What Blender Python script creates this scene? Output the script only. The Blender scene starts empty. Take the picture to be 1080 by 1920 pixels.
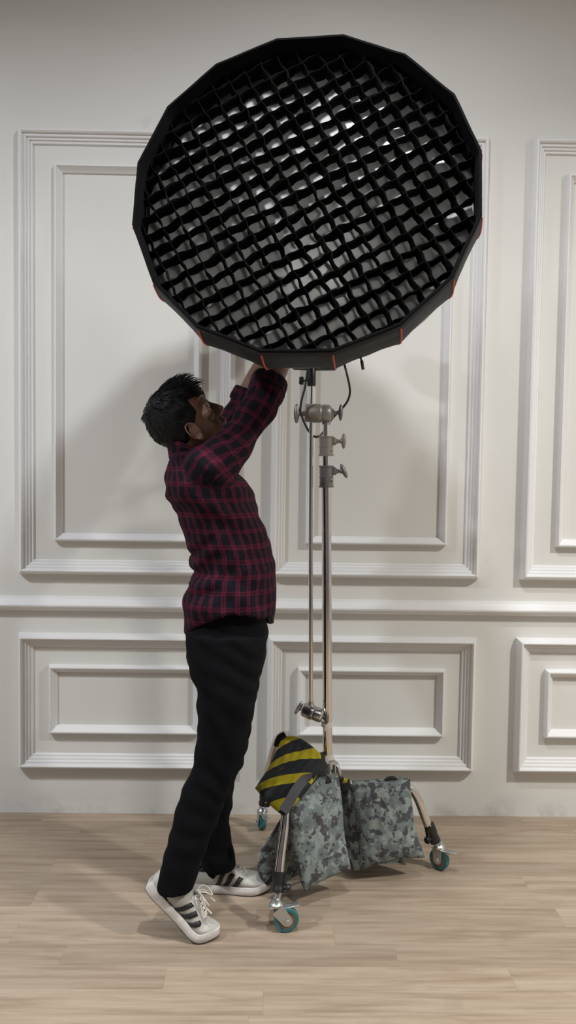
import bpy, math, random
import numpy as np
from mathutils import Vector, Matrix, noise
from mathutils.bvhtree import BVHTree

S = bpy.context.scene
COL = S.collection
PI = math.pi
random.seed(7)

# ------------------------------------------------------------------ camera
CAM = Vector((0, 0, 1.34))
F = 1500.0                                   # focal length in pixels of the 1080x1920 frame
PITCH, ROLL, YAW = 0.05222625, 0.01403178, 0.0151448
fw = Vector((math.sin(YAW) * math.cos(PITCH), math.cos(YAW) * math.cos(PITCH), -math.sin(PITCH)))
_r = Vector((math.cos(YAW), -math.sin(YAW), 0))
_u = _r.cross(fw)
rt = _r * math.cos(ROLL) + _u * math.sin(ROLL)
up = _u * math.cos(ROLL) - _r * math.sin(ROLL)
cd = bpy.data.cameras.new('camera')
cam = bpy.data.objects.new('camera', cd)
COL.objects.link(cam)
m = Matrix((rt, up, -fw)).transposed().to_4x4()
m.translation = CAM
cam.matrix_world = m
cd.sensor_fit = 'VERTICAL'
cd.sensor_height = 36
cd.lens = F / 1920 * 36
cd.clip_start = 0.05
S.camera = cam

# ------------------------------------------------------------------ light and exposure
S.view_settings.view_transform = 'Standard'
S.view_settings.look = 'None'
S.view_settings.gamma = 1
S.view_settings.use_curve_mapping = False
S.view_settings.exposure = 0.0
w = bpy.data.worlds.new('world')
S.world = w
w.use_nodes = True
w.node_tree.nodes['Background'].inputs[0].default_value = (0.9, 0.95, 1, 1)
w.node_tree.nodes['Background'].inputs[1].default_value = 0.02


def lamp(name, loc, power, sx, sy, col, spread):
    d = bpy.data.lights.new(name, 'AREA')
    d.shape = 'RECTANGLE'
    d.size, d.size_y = sx, sy
    d.energy = power
    d.color = col
    d.spread = math.radians(spread)
    o = bpy.data.objects.new(name, d)
    COL.objects.link(o)
    o.location = loc
    return o


CEIL = 3.35
lamp('ceiling_lamp', (0.25, 1.50, CEIL - .03), 36, .12, .12, (.96, .97, 1.0), 172)
lamp('ceiling_lamp', (-0.30, 0.50, CEIL - .03), 9, .2, .2, (1.0, .98, .95), 170)
lamp('ceiling_lamp', (-2.5, 1.05, CEIL - .03), 84, .2, .2, (.91, .95, 1.0), 166)
lamp('ceiling_lamp', (2.7, 0.85, CEIL - .03), 116, .2, .2, (1.0, .98, .925), 156)
lamp('ceiling_lamp', (0.2, -1.6, CEIL - .03), 4, .3, .3, (.97, .97, 1.0), 180)


# ------------------------------------------------------------------ helpers
def at(px, py, Y):
    """point of the depth plane y = Y seen at this pixel of the photograph"""
    r = fw + rt * ((px - 540) / F) - up * ((py - 960) / F)
    return CAM + r * (Y / r.y)


ORIGIN = {}


def smoothstep(a, b, x):
    t = min(1, max(0, (x - a) / (b - a)))
    return t * t * (3 - 2 * t)


def lerp(a, b, t):
    return a + (b - a) * t


def interp(x, xs, ys):
    return float(np.interp(x, xs, ys))


def catmull(pts, n=6):
    """smooth polyline through the points"""
    P = [Vector(p) for p in pts]
    P = [P[0] * 2 - P[1]] + P + [P[-1] * 2 - P[-2]]
    out = []
    for i in range(1, len(P) - 2):
        a, b, c, d = P[i - 1:i + 3]
        for k in range(n):
            t = k / n
            out.append(0.5 * ((2 * b) + (c - a) * t + (2 * a - 5 * b + 4 * c - d) * t * t + (3 * b - a - 3 * c + d) * t ** 3))
    out.append(P[-2])
    return out


class MB:
    def __init__(s):
        s.v, s.f, s.uv = [], [], []

    def add(s, vs, fs, uv=None):
        b = len(s.v)
        s.v += [Vector(v) for v in vs]
        s.f += [tuple(i + b for i in f) for f in fs]
        s.uv += list(uv) if uv else [(0, 0)] * len(vs)
        return s

    def loft(s, rings, cap=(True, True), uvs=None):
        n = len(rings[0])
        vs = [p for r in rings for p in r]
        fs = []
        for i in range(len(rings) - 1):
            for j in range(n):
                k = (j + 1) % n
                fs.append((i * n + j, i * n + k, (i + 1) * n + k, (i + 1) * n + j))
        if cap[0]:
            fs.append(tuple(range(n - 1, -1, -1)))
        if cap[1]:
            o = (len(rings) - 1) * n
            fs.append(tuple(range(o, o + n)))
        return s.add(vs, fs, [u for r in uvs for u in r] if uvs else None)

    def tube(s, path, r, n=12, flat=1.0, ref=None, uvlen=False):
        path = [Vector(p) for p in path]
        rings, uvs = [], []
        nrm = None
        L = 0
        for i, p in enumerate(path):
            a = path[max(0, i - 1)]
            b = path[min(len(path) - 1, i + 1)]
            t = (b - a).normalized()
            if nrm is None:
                h = Vector(ref) if ref else (Vector((0, 0, 1)) if abs(t.z) < .9 else Vector((0, 1, 0)))
                nrm = (h - t * h.dot(t)).normalized()
            else:
                nrm = (nrm - t * nrm.dot(t)).normalized()
            bi = t.cross(nrm)
            rr = r[i] if isinstance(r, (list, tuple)) else r
            if i:
                L += (p - path[i - 1]).length
            rings.append([p + nrm * (math.cos(2 * PI * k / n) * rr) + bi * (math.sin(2 * PI * k / n) * rr * flat) for k in range(n)])
            uvs.append([(abs(((k / n) * 2 + 1) % 2 - 1) * PI * rr, L) for k in range(n)])
        return s.loft(rings, uvs=uvs)

    def lathe(s, prof, o, axis, n=24):
        """prof: list of (radius, distance along axis)"""
        o = Vector(o)
        ax = Vector(axis).normalized()
        h = Vector((0, 0, 1)) if abs(ax.z) < .9 else Vector((1, 0, 0))
        a = (h - ax * h.dot(ax)).normalized()
        b = ax.cross(a)
        return s.loft([[o + ax * d + (a * math.cos(2 * PI * k / n) + b * math.sin(2 * PI * k / n)) * max(r, 1e-5) for k in range(n)] for r, d in prof])

    def box(s, c, sz, X=(1, 0, 0), Z=(0, 0, 1), bev=0.0):
        c = Vector(c)
        X = Vector(X).normalized()
        Z = Vector(Z)
        Z = (Z - X * Z.dot(X)).normalized()
        Y = Z.cross(X)
        hx, hy, hz = [q / 2 for q in sz]
        bev = min(bev, hx * .9, hy * .9, hz * .9)
        rings = []
        lv = [(-hz, bev), (-hz + bev, 0), (hz - bev, 0), (hz, bev)] if bev else [(-hz, 0), (hz, 0)]
        for z, ins in lv:
            x, y = hx - ins, hy - ins
            q = [(-x, -y + bev), (-x + bev, -y), (x - bev, -y), (x, -y + bev), (x, y - bev), (x - bev, y), (-x + bev, y), (-x, y - bev)] if bev else [(-x, -y), (x, -y), (x, y), (-x, y)]
            rings.append([c + X * a + Y * b + Z * z for a, b in q])
        return s.loft(rings)

    def ball(s, c, r, n=16, X=(1, 0, 0), Z=(0, 0, 1)):
        c = Vector(c)
        X = Vector(X).normalized()
        Z = Vector(Z)
        Z = (Z - X * Z.dot(X)).normalized()
        Y = Z.cross(X)
        r = r if isinstance(r, (tuple, list)) else (r, r, r)
        rings = []
        for i in range(n // 2 + 1):
            th = PI * i / (n // 2)
            q = max(math.sin(th), .002)
            rings.append([c + X * (r[0] * q * math.cos(2 * PI * k / n)) + Y * (r[1] * q * math.sin(2 * PI * k / n)) - Z * (r[2] * math.cos(th)) for k in range(n)])
        return s.loft(rings)

    def build(s, name, mat, parent=None, smooth=True, angle=40, uv=None, attrs=None, solid=0, subd=0, mats=None, mi=None, label=None, off=0):
        lo = Vector([min(v[i] for v in s.v) for i in range(3)])
        hi = Vector([max(v[i] for v in s.v) for i in range(3)])
        c = (lo + hi) / 2
        me = bpy.data.meshes.new(name)
        me.from_pydata([v - c for v in s.v], [], s.f)
        if uv:
            a = me.attributes.new('cloth', 'FLOAT_VECTOR', 'POINT')
            a.data.foreach_set('vector', np.array([(q[0], q[1], 0) for q in s.uv], 'f').ravel())
        for k, vals in (attrs or {}).items():
            a = me.attributes.new(k, 'FLOAT', 'POINT')
            a.data.foreach_set('value', np.array(vals, 'f'))
        for mm in (mats or [mat]):
            me.materials.append(mm)
        if mi:
            me.polygons.foreach_set('material_index', mi)
        if smooth:
            me.shade_smooth()
            if angle < 180:
                me.set_sharp_from_angle(angle=math.radians(angle))
        o = bpy.data.objects.new(name, me)
        COL.objects.link(o)
        ORIGIN[o] = c
        o.location = c
        if parent:
            o.parent = parent
            o.location = c - ORIGIN[parent]
        if solid:
            md = o.modifiers.new('thickness', 'SOLIDIFY')
            md.thickness = solid
            md.offset = off
        if subd:
            md = o.modifiers.new('smooth', 'SUBSURF')
            md.levels = md.render_levels = subd
        if label:
            o['label'] = label
        return o


def remesh(mb, voxel, smooth=3, fac=.5):
    """one closed surface around all the pieces"""
    me = bpy.data.meshes.new('tmp')
    me.from_pydata(mb.v, [], mb.f)
    o = bpy.data.objects.new('tmp', me)
    COL.objects.link(o)
    r = o.modifiers.new('r', 'REMESH')
    r.mode = 'VOXEL'
    r.voxel_size = voxel
    if smooth:
        sm = o.modifiers.new('s', 'SMOOTH')
        sm.iterations = smooth
        sm.factor = fac
    dg = bpy.context.evaluated_depsgraph_get()
    ev = o.evaluated_get(dg)
    m2 = ev.to_mesh()
    out = MB()
    out.add([v.co.copy() for v in m2.vertices], [tuple(p.vertices) for p in m2.polygons])
    ev.to_mesh_clear()
    bpy.data.objects.remove(o)
    bpy.data.meshes.remove(me)
    return out


def normals(mb):
    me = bpy.data.meshes.new('tmp')
    me.from_pydata(mb.v, [], mb.f)
    n = [v.normal.copy() for v in me.vertices]
    bpy.data.meshes.remove(me)
    return n


def transfer_uv(src, dst):
    t = BVHTree.FromPolygons(src.v, src.f)
    uv = []
    for v in dst.v:
        loc, nr, i, d = t.find_nearest(v)
        f = src.f[i]
        ws = [1 / ((src.v[k] - loc).length + 1e-5) for k in f]
        W_ = sum(ws)
        uv.append((sum(wt * src.uv[k][0] for wt, k in zip(ws, f)) / W_, sum(wt * src.uv[k][1] for wt, k in zip(ws, f)) / W_))
    dst.uv = uv


def thing(name, label, cat, loc, group=None):
    o = bpy.data.objects.new(name, None)
    COL.objects.link(o)
    o.empty_display_size = .05
    o.location = loc
    ORIGIN[o] = Vector(loc)
    o['label'] = label
    o['category'] = cat
    if group:
        o['group'] = group
    return o


def struct(o):
    o['kind'] = 'structure'
    return o


# ------------------------------------------------------------------ materials
def mat(name, col, rough=.5, metal=0, spec=.5, coat=0, sheen=0):
    m = bpy.data.materials.new(name)
    m.use_nodes = True
    b = m.node_tree.nodes['Principled BSDF']
    b.inputs['Base Color'].default_value = (*col, 1)
    b.inputs['Roughness'].default_value = rough
    b.inputs['Metallic'].default_value = metal
    b.inputs['Specular IOR Level'].default_value = spec
    b.inputs['Coat Weight'].default_value = coat
    b.inputs['Sheen Weight'].default_value = sheen
    return m


class NT:
    def __init__(s, m):
        s.t = m.node_tree
        s.b = s.t.nodes['Principled BSDF']

    def n(s, typ, ins=None, **kw):
        q = s.t.nodes.new(typ)
        for k, v in kw.items():
            setattr(q, k, v)
        for k, v in (ins or {}).items():
            if isinstance(v, bpy.types.NodeSocket):
                s.t.links.new(v, q.inputs[k])
            else:
                q.inputs[k].default_value = v
        return q

    def math(s, op, a, b=0.0, clamp=False):
        return s.n('ShaderNodeMath', {0: a, 1: b}, operation=op, use_clamp=clamp).outputs[0]

    def mix(s, fac, a, b):
        q = s.n('ShaderNodeMix', {'Factor': fac}, data_type='RGBA')
        for i, v in ((6, a), (7, b)):
            if isinstance(v, bpy.types.NodeSocket):
                s.t.links.new(v, q.inputs[i])
            else:
                q.inputs[i].default_value = (*v, 1)
        return q.outputs[2]

    def noise(s, vec, scale, detail=4, rough=.5):
        ins = {'Scale': scale, 'Detail': detail, 'Roughness': rough}
        if vec is not None:
            ins['Vector'] = vec
        return s.n('ShaderNodeTexNoise', ins).outputs['Fac']

    def ramp(s, fac, stops):
        q = s.n('ShaderNodeValToRGB', {0: fac})
        e = q.color_ramp.elements
        while len(e) < len(stops):
            e.new(.5)
        for k, (p, c) in zip(e, stops):
            k.position = p
            k.color = (*c, 1) if len(c) == 3 else c
        return q.outputs[0]

    def bump(s, h, strength=.3, dist=.01):
        q = s.n('ShaderNodeBump', {'Height': h, 'Strength': strength, 'Distance': dist})
        s.t.links.new(q.outputs[0], s.b.inputs['Normal'])

    def base(s, c):
        s.t.links.new(c, s.b.inputs['Base Color'])

    def obj(s):
        return s.n('ShaderNodeTexCoord').outputs['Object']

    def pos(s):
        return s.n('ShaderNodeNewGeometry').outputs['Position']


def wall_mat(name, col):
    m = mat(name, col, .55, spec=.35)
    q = NT(m)
    p = q.pos()
    big = q.noise(p, 2.3, 3)
    c = q.mix(q.ramp(big, [(.35, (0, 0, 0)), (.65, (1, 1, 1))]), tuple(x * .965 for x in col), col)
    # scuffs and dust low down on the paint
    z = q.n('ShaderNodeSeparateXYZ', {0: p}).outputs['Z']
    low = q.n('ShaderNodeMapRange', {'Value': z, 'From Min': .10, 'From Max': 0.0}).outputs[0]
    sc = q.ramp(q.noise(p, 9, 6, .65), [(.48, (0, 0, 0)), (.7, (1, 1, 1))])
    c = q.mix(q.math('MULTIPLY', q.math('MULTIPLY', low, sc), .6), c, (.38, .37, .36))
    sp = q.ramp(q.noise(p, 7.5, 4, .5), [(.70, (0, 0, 0)), (.78, (1, 1, 1))])
    c = q.mix(q.math('MULTIPLY', sp, .2), c, (.45, .43, .41))
    q.base(c)
    q.bump(q.noise(p, 130, 3), .05, .002)
    return m


def floor_mat():
    m = mat('oak_vinyl_planks', (.5, .4, .3), .42, spec=.35)
    q = NT(m)
    p = q.pos()
    xyz = q.n('ShaderNodeSeparateXYZ', {0: p})
    X, Y = xyz.outputs['X'], xyz.outputs['Y']
    row = q.math('FLOOR', q.math('DIVIDE', q.math('ADD', Y, .06), .098))
    rr = q.n('ShaderNodeTexWhiteNoise', {'W': row}, noise_dimensions='1D').outputs[0]
    xs = q.math('ADD', q.math('DIVIDE', X, .92), q.math('MULTIPLY', rr, 7.3))
    cell = q.math('FLOOR', xs)
    idv = q.n('ShaderNodeCombineXYZ', {0: row, 1: cell, 2: 0.0}).outputs[0]
    wn = q.n('ShaderNodeTexWhiteNoise', {'Vector': idv}, noise_dimensions='3D')
    tone = wn.outputs[0]
    st = q.n('ShaderNodeCombineXYZ', {0: q.math('MULTIPLY', X, 1.6), 1: q.math('MULTIPLY', Y, 26.0), 2: q.math('MULTIPLY', tone, 40.0)}).outputs[0]
    g1 = q.noise(st, 1.7, 8, .62)
    st2 = q.n('ShaderNodeCombineXYZ', {0: q.math('MULTIPLY', X, 3.4), 1: q.math('MULTIPLY', Y, 15.0), 2: q.math('MULTIPLY', tone, 17.0)}).outputs[0]
    g2 = q.n('ShaderNodeTexNoise', {'Vector': st2, 'Scale': 1.0, 'Detail': 5.0, 'Distortion': 1.2}).outputs[0]
    c = q.ramp(g1, [(.28, (.257, .18, .119)), (.5, (.365, .281, .20)), (.72, (.437, .351, .264))])
    c = q.mix(q.math('MULTIPLY', q.ramp(g2, [(.53, (0, 0, 0)), (.72, (1, 1, 1))]), .5), c, (.255, .178, .12))
    v = q.n('ShaderNodeMapRange', {'Value': tone, 'To Min': .84, 'To Max': 1.07}).outputs[0]
    hs = q.n('ShaderNodeHueSaturation', {'Color': c, 'Value': v, 'Saturation': .92})
    # seams
    fy = q.math('FRACT', q.math('DIVIDE', q.math('ADD', Y, .06), .098))
    fx = q.math('FRACT', xs)
    sy = q.math('LESS_THAN', fy, .012)
    sx = q.math('LESS_THAN', fx, .0016)
    seam = q.math('MAXIMUM', sy, sx)
    q.base(q.mix(q.math('MULTIPLY', seam, .35), hs.outputs[0], (.2, .14, .095)))
    q.bump(q.math('SUBTRACT', q.math('MULTIPLY', g1, .2), seam), .12, .002)
    return m


def camo_mat():
    m = mat('grey_camouflage_cloth', (.2, .22, .22), .8, spec=.2)
    q = NT(m)
    p = q.obj()
    # blocky blotches: snap the lookup to small cells
    sn = q.n('ShaderNodeVectorMath', {0: p, 1: (.0035, .0035, .0035)}, operation='SNAP').outputs[0]
    mixv = q.n('ShaderNodeMix', {'Factor': .45}, data_type='VECTOR')
    q.t.links.new(p, mixv.inputs[4])
    q.t.links.new(sn, mixv.inputs[5])
    v = mixv.outputs[1]
    a = q.noise(v, 26, 3, .6)
    b = q.noise(q.n('ShaderNodeVectorMath', {0: v, 1: (3, 7, 1)}, operation='ADD').outputs[0], 34, 3, .6)
    d = q.noise(q.n('ShaderNodeVectorMath', {0: v, 1: (9, 2, 5)}, operation='ADD').outputs[0], 60, 2, .6)
    c = q.mix(q.ramp(a, [(.47, (0, 0, 0)), (.49, (1, 1, 1))]), (.235, .275, .265), (.15, .18, .178))
    c = q.mix(q.ramp(b, [(.53, (0, 0, 0)), (.55, (1, 1, 1))]), c, (.072, .072, .082))
    c = q.mix(q.ramp(d, [(.62, (0, 0, 0)), (.64, (1, 1, 1))]), c, (.27, .30, .28))
    q.base(c)
    q.bump(q.noise(p, 45, 4), .35, .006)
    return m


def plaid_mat():
    m = mat('dark_red_plaid_flannel', (.02, .01, .015), .9, spec=.12)
    q = NT(m)
    at_ = q.n('ShaderNodeAttribute', attribute_name='cloth').outputs['Vector']
    s = q.n('ShaderNodeSeparateXYZ', {0: at_})
    U, V = s.outputs['X'], s.outputs['Y']

    def stripes(x, per, off):
        f = q.math('FRACT', q.math('ADD', q.math('DIVIDE', x, per), off))
        d = q.math('ABSOLUTE', q.math('SUBTRACT', f, .5))
        wide = q.math('LESS_THAN', d, .15)
        line = q.math('LESS_THAN', q.math('ABSOLUTE', q.math('SUBTRACT', d, .105)), .042)
        return wide, line
    w1, l1 = stripes(U, .0355, .2)
    w2, l2 = stripes(V, .043, .6)
    su = q.math('ADD', q.math('MULTIPLY', w1, .45), q.math('MULTIPLY', l1, .55))
    sv = q.math('ADD', q.math('MULTIPLY', w2, .32), q.math('MULTIPLY', l2, .40))
    f = q.math('MULTIPLY', q.math('ADD', su, sv), .62, True)
    q.base(q.mix(f, (.0075, .0065, .011), (.10, .0105, .028)))
    q.bump(q.noise(q.obj(), 30, 4), .35, .012)
    return m


WALL = wall_mat('cream_wall_paint', (.70, .695, .665))
TRIM = wall_mat('white_moulding_paint', (.765, .765, .765))
CEILM = mat('white_ceiling_paint', (.5, .5, .5), .8)
GREYW = mat('grey_wall_paint', (.36, .36, .37), .7)
FLOORM = floor_mat()
BLACKF = mat('black_softbox_fabric', (.018, .0195, .024), .62, spec=.3)
NT(BLACKF).bump(NT(BLACKF).noise(NT(BLACKF).obj(), 14, 3), .25, .02)
GRIDF = mat('black_grid_fabric', (.004, .004, .0045), .9, spec=.1)
DIFF = mat('grey_white_diffuser_cloth', (.50, .515, .51), .27, spec=.55)
ORANGE = mat('orange_piping', (.55, .07, .02), .5)
CHROME = mat('polished_chrome', (.72, .70, .68), .1, 1)
CHROME2 = mat('dull_chrome', (.55, .55, .55), .28, 1)
CAST = mat('grey_cast_metal', (.27, .265, .255), .42, .55)
CASTD = mat('dark_grey_cast_metal', (.19, .188, .185), .42, .55)
CASTW = mat('warm_grey_cast_metal', (.27, .245, .215), .5, .4)
BLACKP = mat('black_plastic', (.012, .012, .013), .4)
RUBBER = mat('teal_rubber', (.035, .15, .165), .55)
HUBM = mat('tan_wheel_hub', (.19, .145, .095), .6)
ZINC = mat('zinc_plated_steel', (.55, .57, .55), .3, .85)
WHITEP = mat('white_plastic', (.62, .60, .56), .5)
CABLE = mat('black_cable_rubber', (.010, .010, .011), .45)
CAMO = camo_mat()
PLAID = plaid_mat()
STRAP = mat('black_webbing', (.012, .012, .013), .8)
STRAPG = mat('charcoal_webbing', (.045, .045, .05), .8)
SKIN = mat('skin', (.33, .175, .115), .5, spec=.35)
SKIN.node_tree.nodes['Principled BSDF'].inputs['Subsurface Weight'].default_value = .08
SKIN.node_tree.nodes['Principled BSDF'].inputs['Subsurface Radius'].default_value = (.012, .004, .002)
q = NT(SKIN)
la = q.n('ShaderNodeAttribute', attribute_name='lip').outputs['Fac']
bc = q.mix(q.ramp(q.noise(q.obj(), 22, 4), [(.3, (0, 0, 0)), (.7, (1, 1, 1))]), (.165, .084, .056), (.20, .106, .072))
q.base(q.mix(la, bc, (.15, .055, .046)))
HAIR = mat('black_hair', (.005, .0045, .005), .6, spec=.2)
EYEW = mat('eye_white', (.6, .58, .55), .2)
EYEB = mat('dark_iris', (.015, .009, .006), .15)
TROUS = mat('black_trouser_cloth', (.0035, .0037, .005), .9, spec=.12)
NT(TROUS).bump(NT(TROUS).noise(NT(TROUS).obj(), 16, 3), .3, .015)
SHOE = mat('light_grey_knit', (.50, .49, .45), .8, spec=.25)
q = NT(SHOE)
q.base(q.mix(q.ramp(q.noise(q.obj(), 20, 5), [(.3, (0, 0, 0)), (.75, (1, 1, 1))]), (.42, .41, .375), (.56, .55, .51)))
q.bump(q.noise(q.obj(), 260, 2), .3, .002)
SOLE = mat('white_foam_sole', (.66, .63, .60), .6)
q = NT(SOLE)
q.base(q.mix(q.ramp(q.noise(q.obj(), 30, 5), [(.4, (0, 0, 0)), (.8, (1, 1, 1))]), (.68, .65, .62), (.45, .42, .38)))
OUTSOLE = mat('dark_outsole', (.06, .05, .045), .7)
LACE = mat('white_lace', (.68, .66, .62), .8)
STRIPE = mat('black_stripe', (.018, .016, .018), .6)

# ------------------------------------------------------------------ room
D = 3.05                                      # the panelled wall
XL, XR, YB = -3.4, 3.6, -4.2


def slab(name, lo, hi, m):
    lo, hi = Vector(lo), Vector(hi)
    return struct(MB().box((lo + hi) / 2, hi - lo).build(name, m, smooth=False))


slab('wall_back', (XL, D, 0), (XR, D + .12, CEIL), WALL)
slab('wall_left', (XL - .12, YB, 0), (XL, D + .12, CEIL), GREYW)
slab('wall_right', (XR, YB, 0), (XR + .12, D + .12, CEIL), GREYW)
slab('wall_front', (XL, YB - .12, 0), (XR, YB, CEIL), GREYW)
slab('floor', (XL - .12, YB - .12, -.1), (XR + .12, D + .12, 0), FLOORM)
slab('ceiling', (XL - .12, YB - .12, CEIL), (XR + .12, D + .12, CEIL + .1), CEILM)

OUTER = [(0, 0), (0, .008), (.003, .016), (.008, .025), (.012, .029), (.016, .030), (.021, .027), (.023, .020), (.030, .0195), (.033, .018), (.034, .0135),
         (.041, .013), (.043, .0115), (.044, .008), (.052, .0065), (.054, .004), (.055, 0)]
INNER = [(0, 0), (0, .010), (.002, .017), (.006, .021), (.010, .021), (.014, .017), (.020, .011), (.026, .007), (.029, .005), (.030, 0)]
NTRIM = [0]


def frame(x0, x1, z0, z1, prof):
    NTRIM[0] += 1
    rings = [[(x, D - v * 1.4, z) for x, z in ((x0 + u, z0 + u), (x1 - u, z0 + u), (x1 - u, z1 - u), (x0 + u, z1 - u))] for u, v in prof]
    mb = MB().loft(rings, cap=(False, False))
    return struct(mb.build('trim_%d' % NTRIM[0], TRIM, angle=25))


PANX = [(-1.93, -1.03 - .02), (-.972, -.160), (-.020, .780), (.938, 1.75), (1.83, 2.65)]
PANX = PANX[1:4]
for x0, x1 in PANX:
    frame(x0, x1, .933, 2.587, OUTER)
    frame(x0 + .134, x1 - .127, 1.060, 2.460, INNER)
    frame(x0 - .004, x1 - .002, .182, .706, OUTER)
    frame(x0 + .112, x1 - .120, .319, .584, INNER)
# chair rail
RAIL = [(.792, 0), (.793, .008), (.797, .014), (.803, .017), (.806, .024), (.812, .031), (.818, .032), (.823, .029), (.830, .020), (.836, .012), (.840, .010), (.846, .009), (.847, 0)]
struct(MB().loft([[(x, D - v * 1.25, z) for z, v in RAIL] for x in (XL, XR)]).build('trim_%d' % (NTRIM[0] + 1), TRIM, angle=30))

# ------------------------------------------------------------------ softbox
SB_C = Vector((.062, 2.15, 2.082))
EL, AZ = math.radians(14.19), math.radians(-8.15)
SN = Vector((math.sin(AZ) * math.cos(EL), -math.cos(EL) * math.cos(AZ), math.sin(EL)))      # towards the room
SU = Vector((0, 0, 1)).cross(SN).normalized()
SV = SN.cross(SU)
SR, PH = .468, 1.768
NS = 16


def sbp(r, a, t):
    return SB_C + SU * (r * math.cos(a)) + SV * (r * math.sin(a)) - SN * t


PROF_T = [0, .03, .06, .085, .11, .14, .18, .23, .28, .33, .38, .42]
PROF_R = [.468, .470, .472, .472, .468, .454, .418, .370, .308, .235, .150, .090]
sb = thing('softbox', 'large round black softbox with a fabric grid over its front', 'softbox', SB_C)
M_ = 4                                         # cloth strips between two ribs
rings = []
for t, r in zip(PROF_T, PROF_R):
    ring = []
    for k in range(NS):
        a0, a1 = PH - k * 2 * PI / NS, PH - (k + 1) * 2 * PI / NS
        p0, p1 = sbp(r, a0, t), sbp(r, a1, t)
        for j in range(M_):
            s = j / M_
            p = p0.lerp(p1, s)
            c = SB_C - SN * t
            sag = (1 - (2 * s - 1) ** 2) * .006 * math.sin(PI * min(1, t / .42))
            ring.append(p + (c - p).normalized() * sag)
    rings.append(ring)
mb = MB().loft(rings, cap=(False, False))
mb.build('shell', BLACKF, sb, solid=.002, angle=14)
mb = MB()
for k in range(NS):                            # inner lip of the front edge
    pass
rim = []
for t, rr in ((-.001, .4685), (-.006, .466), (-.006, .461), (.028, .456), (.058, .455)):
    ring = []
    for k in range(NS):
        a0, a1 = PH - k * 2 * PI / NS, PH - (k + 1) * 2 * PI / NS
        p0, p1 = sbp(rr, a0, t), sbp(rr, a1, t)
        for j in range(6):
            p = p0.lerp(p1, j / 6)
            wv = noise.noise(p * 14 + Vector((3, 1, 8))) * .004 * (1 if t > 0 else .4)
            ring.append(p + (SB_C - p).normalized() * wv)
    rim.append(ring)
MB().loft(rim, cap=(False, False)).build('front_rim', GRIDF, sb, solid=.0015, angle=60)

# piping along every second rib
for k in range(NS):
    a = PH - k * 2 * PI / NS
    pts = [sbp(interp(t, PROF_T, PROF_R) + .0012, a, t) for t in np.linspace(.012 if k % 2 else .012, .40, 22)]
    MB().tube(pts, .0026, 6).build('piping', ORANGE, sb)

# grid: strips of cloth on edge, crossing at right angles
CELL, GD0, GD1 = .0505, .030, .0745
ga = math.radians(29.5)


def poly_half(nx, ny, off):
    """where a line at distance off along (nx,ny) crosses the 16-sided opening"""
    ts = []
    R_ = .457
    P = [(R_ * math.cos(PH - k * 2 * PI / NS), R_ * math.sin(PH - k * 2 * PI / NS)) for k in range(NS)]
    for k in range(NS):
        (x0, y0), (x1, y1) = P[k], P[(k + 1) % NS]
        d0, d1 = x0 * nx + y0 * ny - off, x1 * nx + y1 * ny - off
        if d0 * d1 < 0:
            s = d0 / (d0 - d1)
            x, y = x0 + (x1 - x0) * s, y0 + (y1 - y0) * s
            ts.append(-x * ny + y * nx)
    return sorted(ts)


GDV = (fw + rt * (25 / F) - up * (287 / F)).normalized()      # the loose cloth strips lean a little sideways
gr = MB()
for fam in (0, 1):
    aa = ga + fam * PI / 2
    dx, dy = math.cos(aa), math.sin(aa)
    nx, ny = -dy, dx
    for i in range(-10, 11):
        off = (i + .35) * CELL
        ts = poly_half(nx, ny, off)
        if len(ts) != 2:
            continue
        # direction along the strip is (-ny, nx)
        t0, t1 = ts
        n = max(4, int((t1 - t0) / .0075))
        vs, fs = [], []
        for k in range(n + 1):
            t = lerp(t0, t1, k / n)
            e = min(1, (t - t0) / .03, (t1 - t) / .03)
            row = []
            for lv in range(4):
                dep = lerp(GD0, GD1, lv / 3)
                base = Vector((t * 9, off * 9 + fam * 31, lv * .42))
                wob = noise.noise(base * 1.6) * .0085 + math.sin(2 * PI * t / CELL + i * 2.1 + lv * .5) * .0022 * (1 if lv in (0, 3) else .6)
                wob *= .35 + .65 * e
                o_ = off + wob
                x, y = nx * o_ - ny * t, ny * o_ + nx * t
                dz = noise.noise(base * 1.1 + Vector((5, 9, 2))) * .006
                vs.append(SB_C + SU * x + SV * y + GDV * (dep + dz * (1 - lv / 3)))
        for k in range(n):
            for lv in range(3):
                b = k * 4 + lv
                fs.append((b, b + 4, b + 5, b + 1))
        gr.add(vs, fs)
gr.build('grid', GRIDF, sb, solid=.0015, angle=180)

# inner diffuser, slightly pillowed
rings = []
for i in range(15):
    s = i / 14
    r = lerp(.458, .002, s)
    ring = []
    for k in range(64):
        a = 2 * PI * k / 64
        t = .112 - .012 * math.sin(PI * s / 2) + .0015 * math.cos(8 * a) * (1 - s)
        x, y = r * math.cos(a), r * math.sin(a)
        ring.append(sbp(r, a, t))
    rings.append(ring)
MB().loft(rings, cap=(False, True)).build('inner_diffuser', DIFF, sb, angle=180)
# ring where the box meets the lamp, and the zipper pull under the edge
ax_ = -SN
MB().lathe([(.088, .40), (.098, .405), (.098, .425), (.075, .43), (.06, .43), (.06, .40)], SB_C, ax_).build('speed_ring', BLACKP, sb)
zp = [at(675, 668, 2.12), at(678, 676, 2.12), at(681, 693, 2.12)]
mb = MB().tube(zp[:2], .0025, 8)
mb.tube([zp[1], zp[2]], .0042, 8)
mb.build('zipper_pull', BLACKP, sb)

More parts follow.
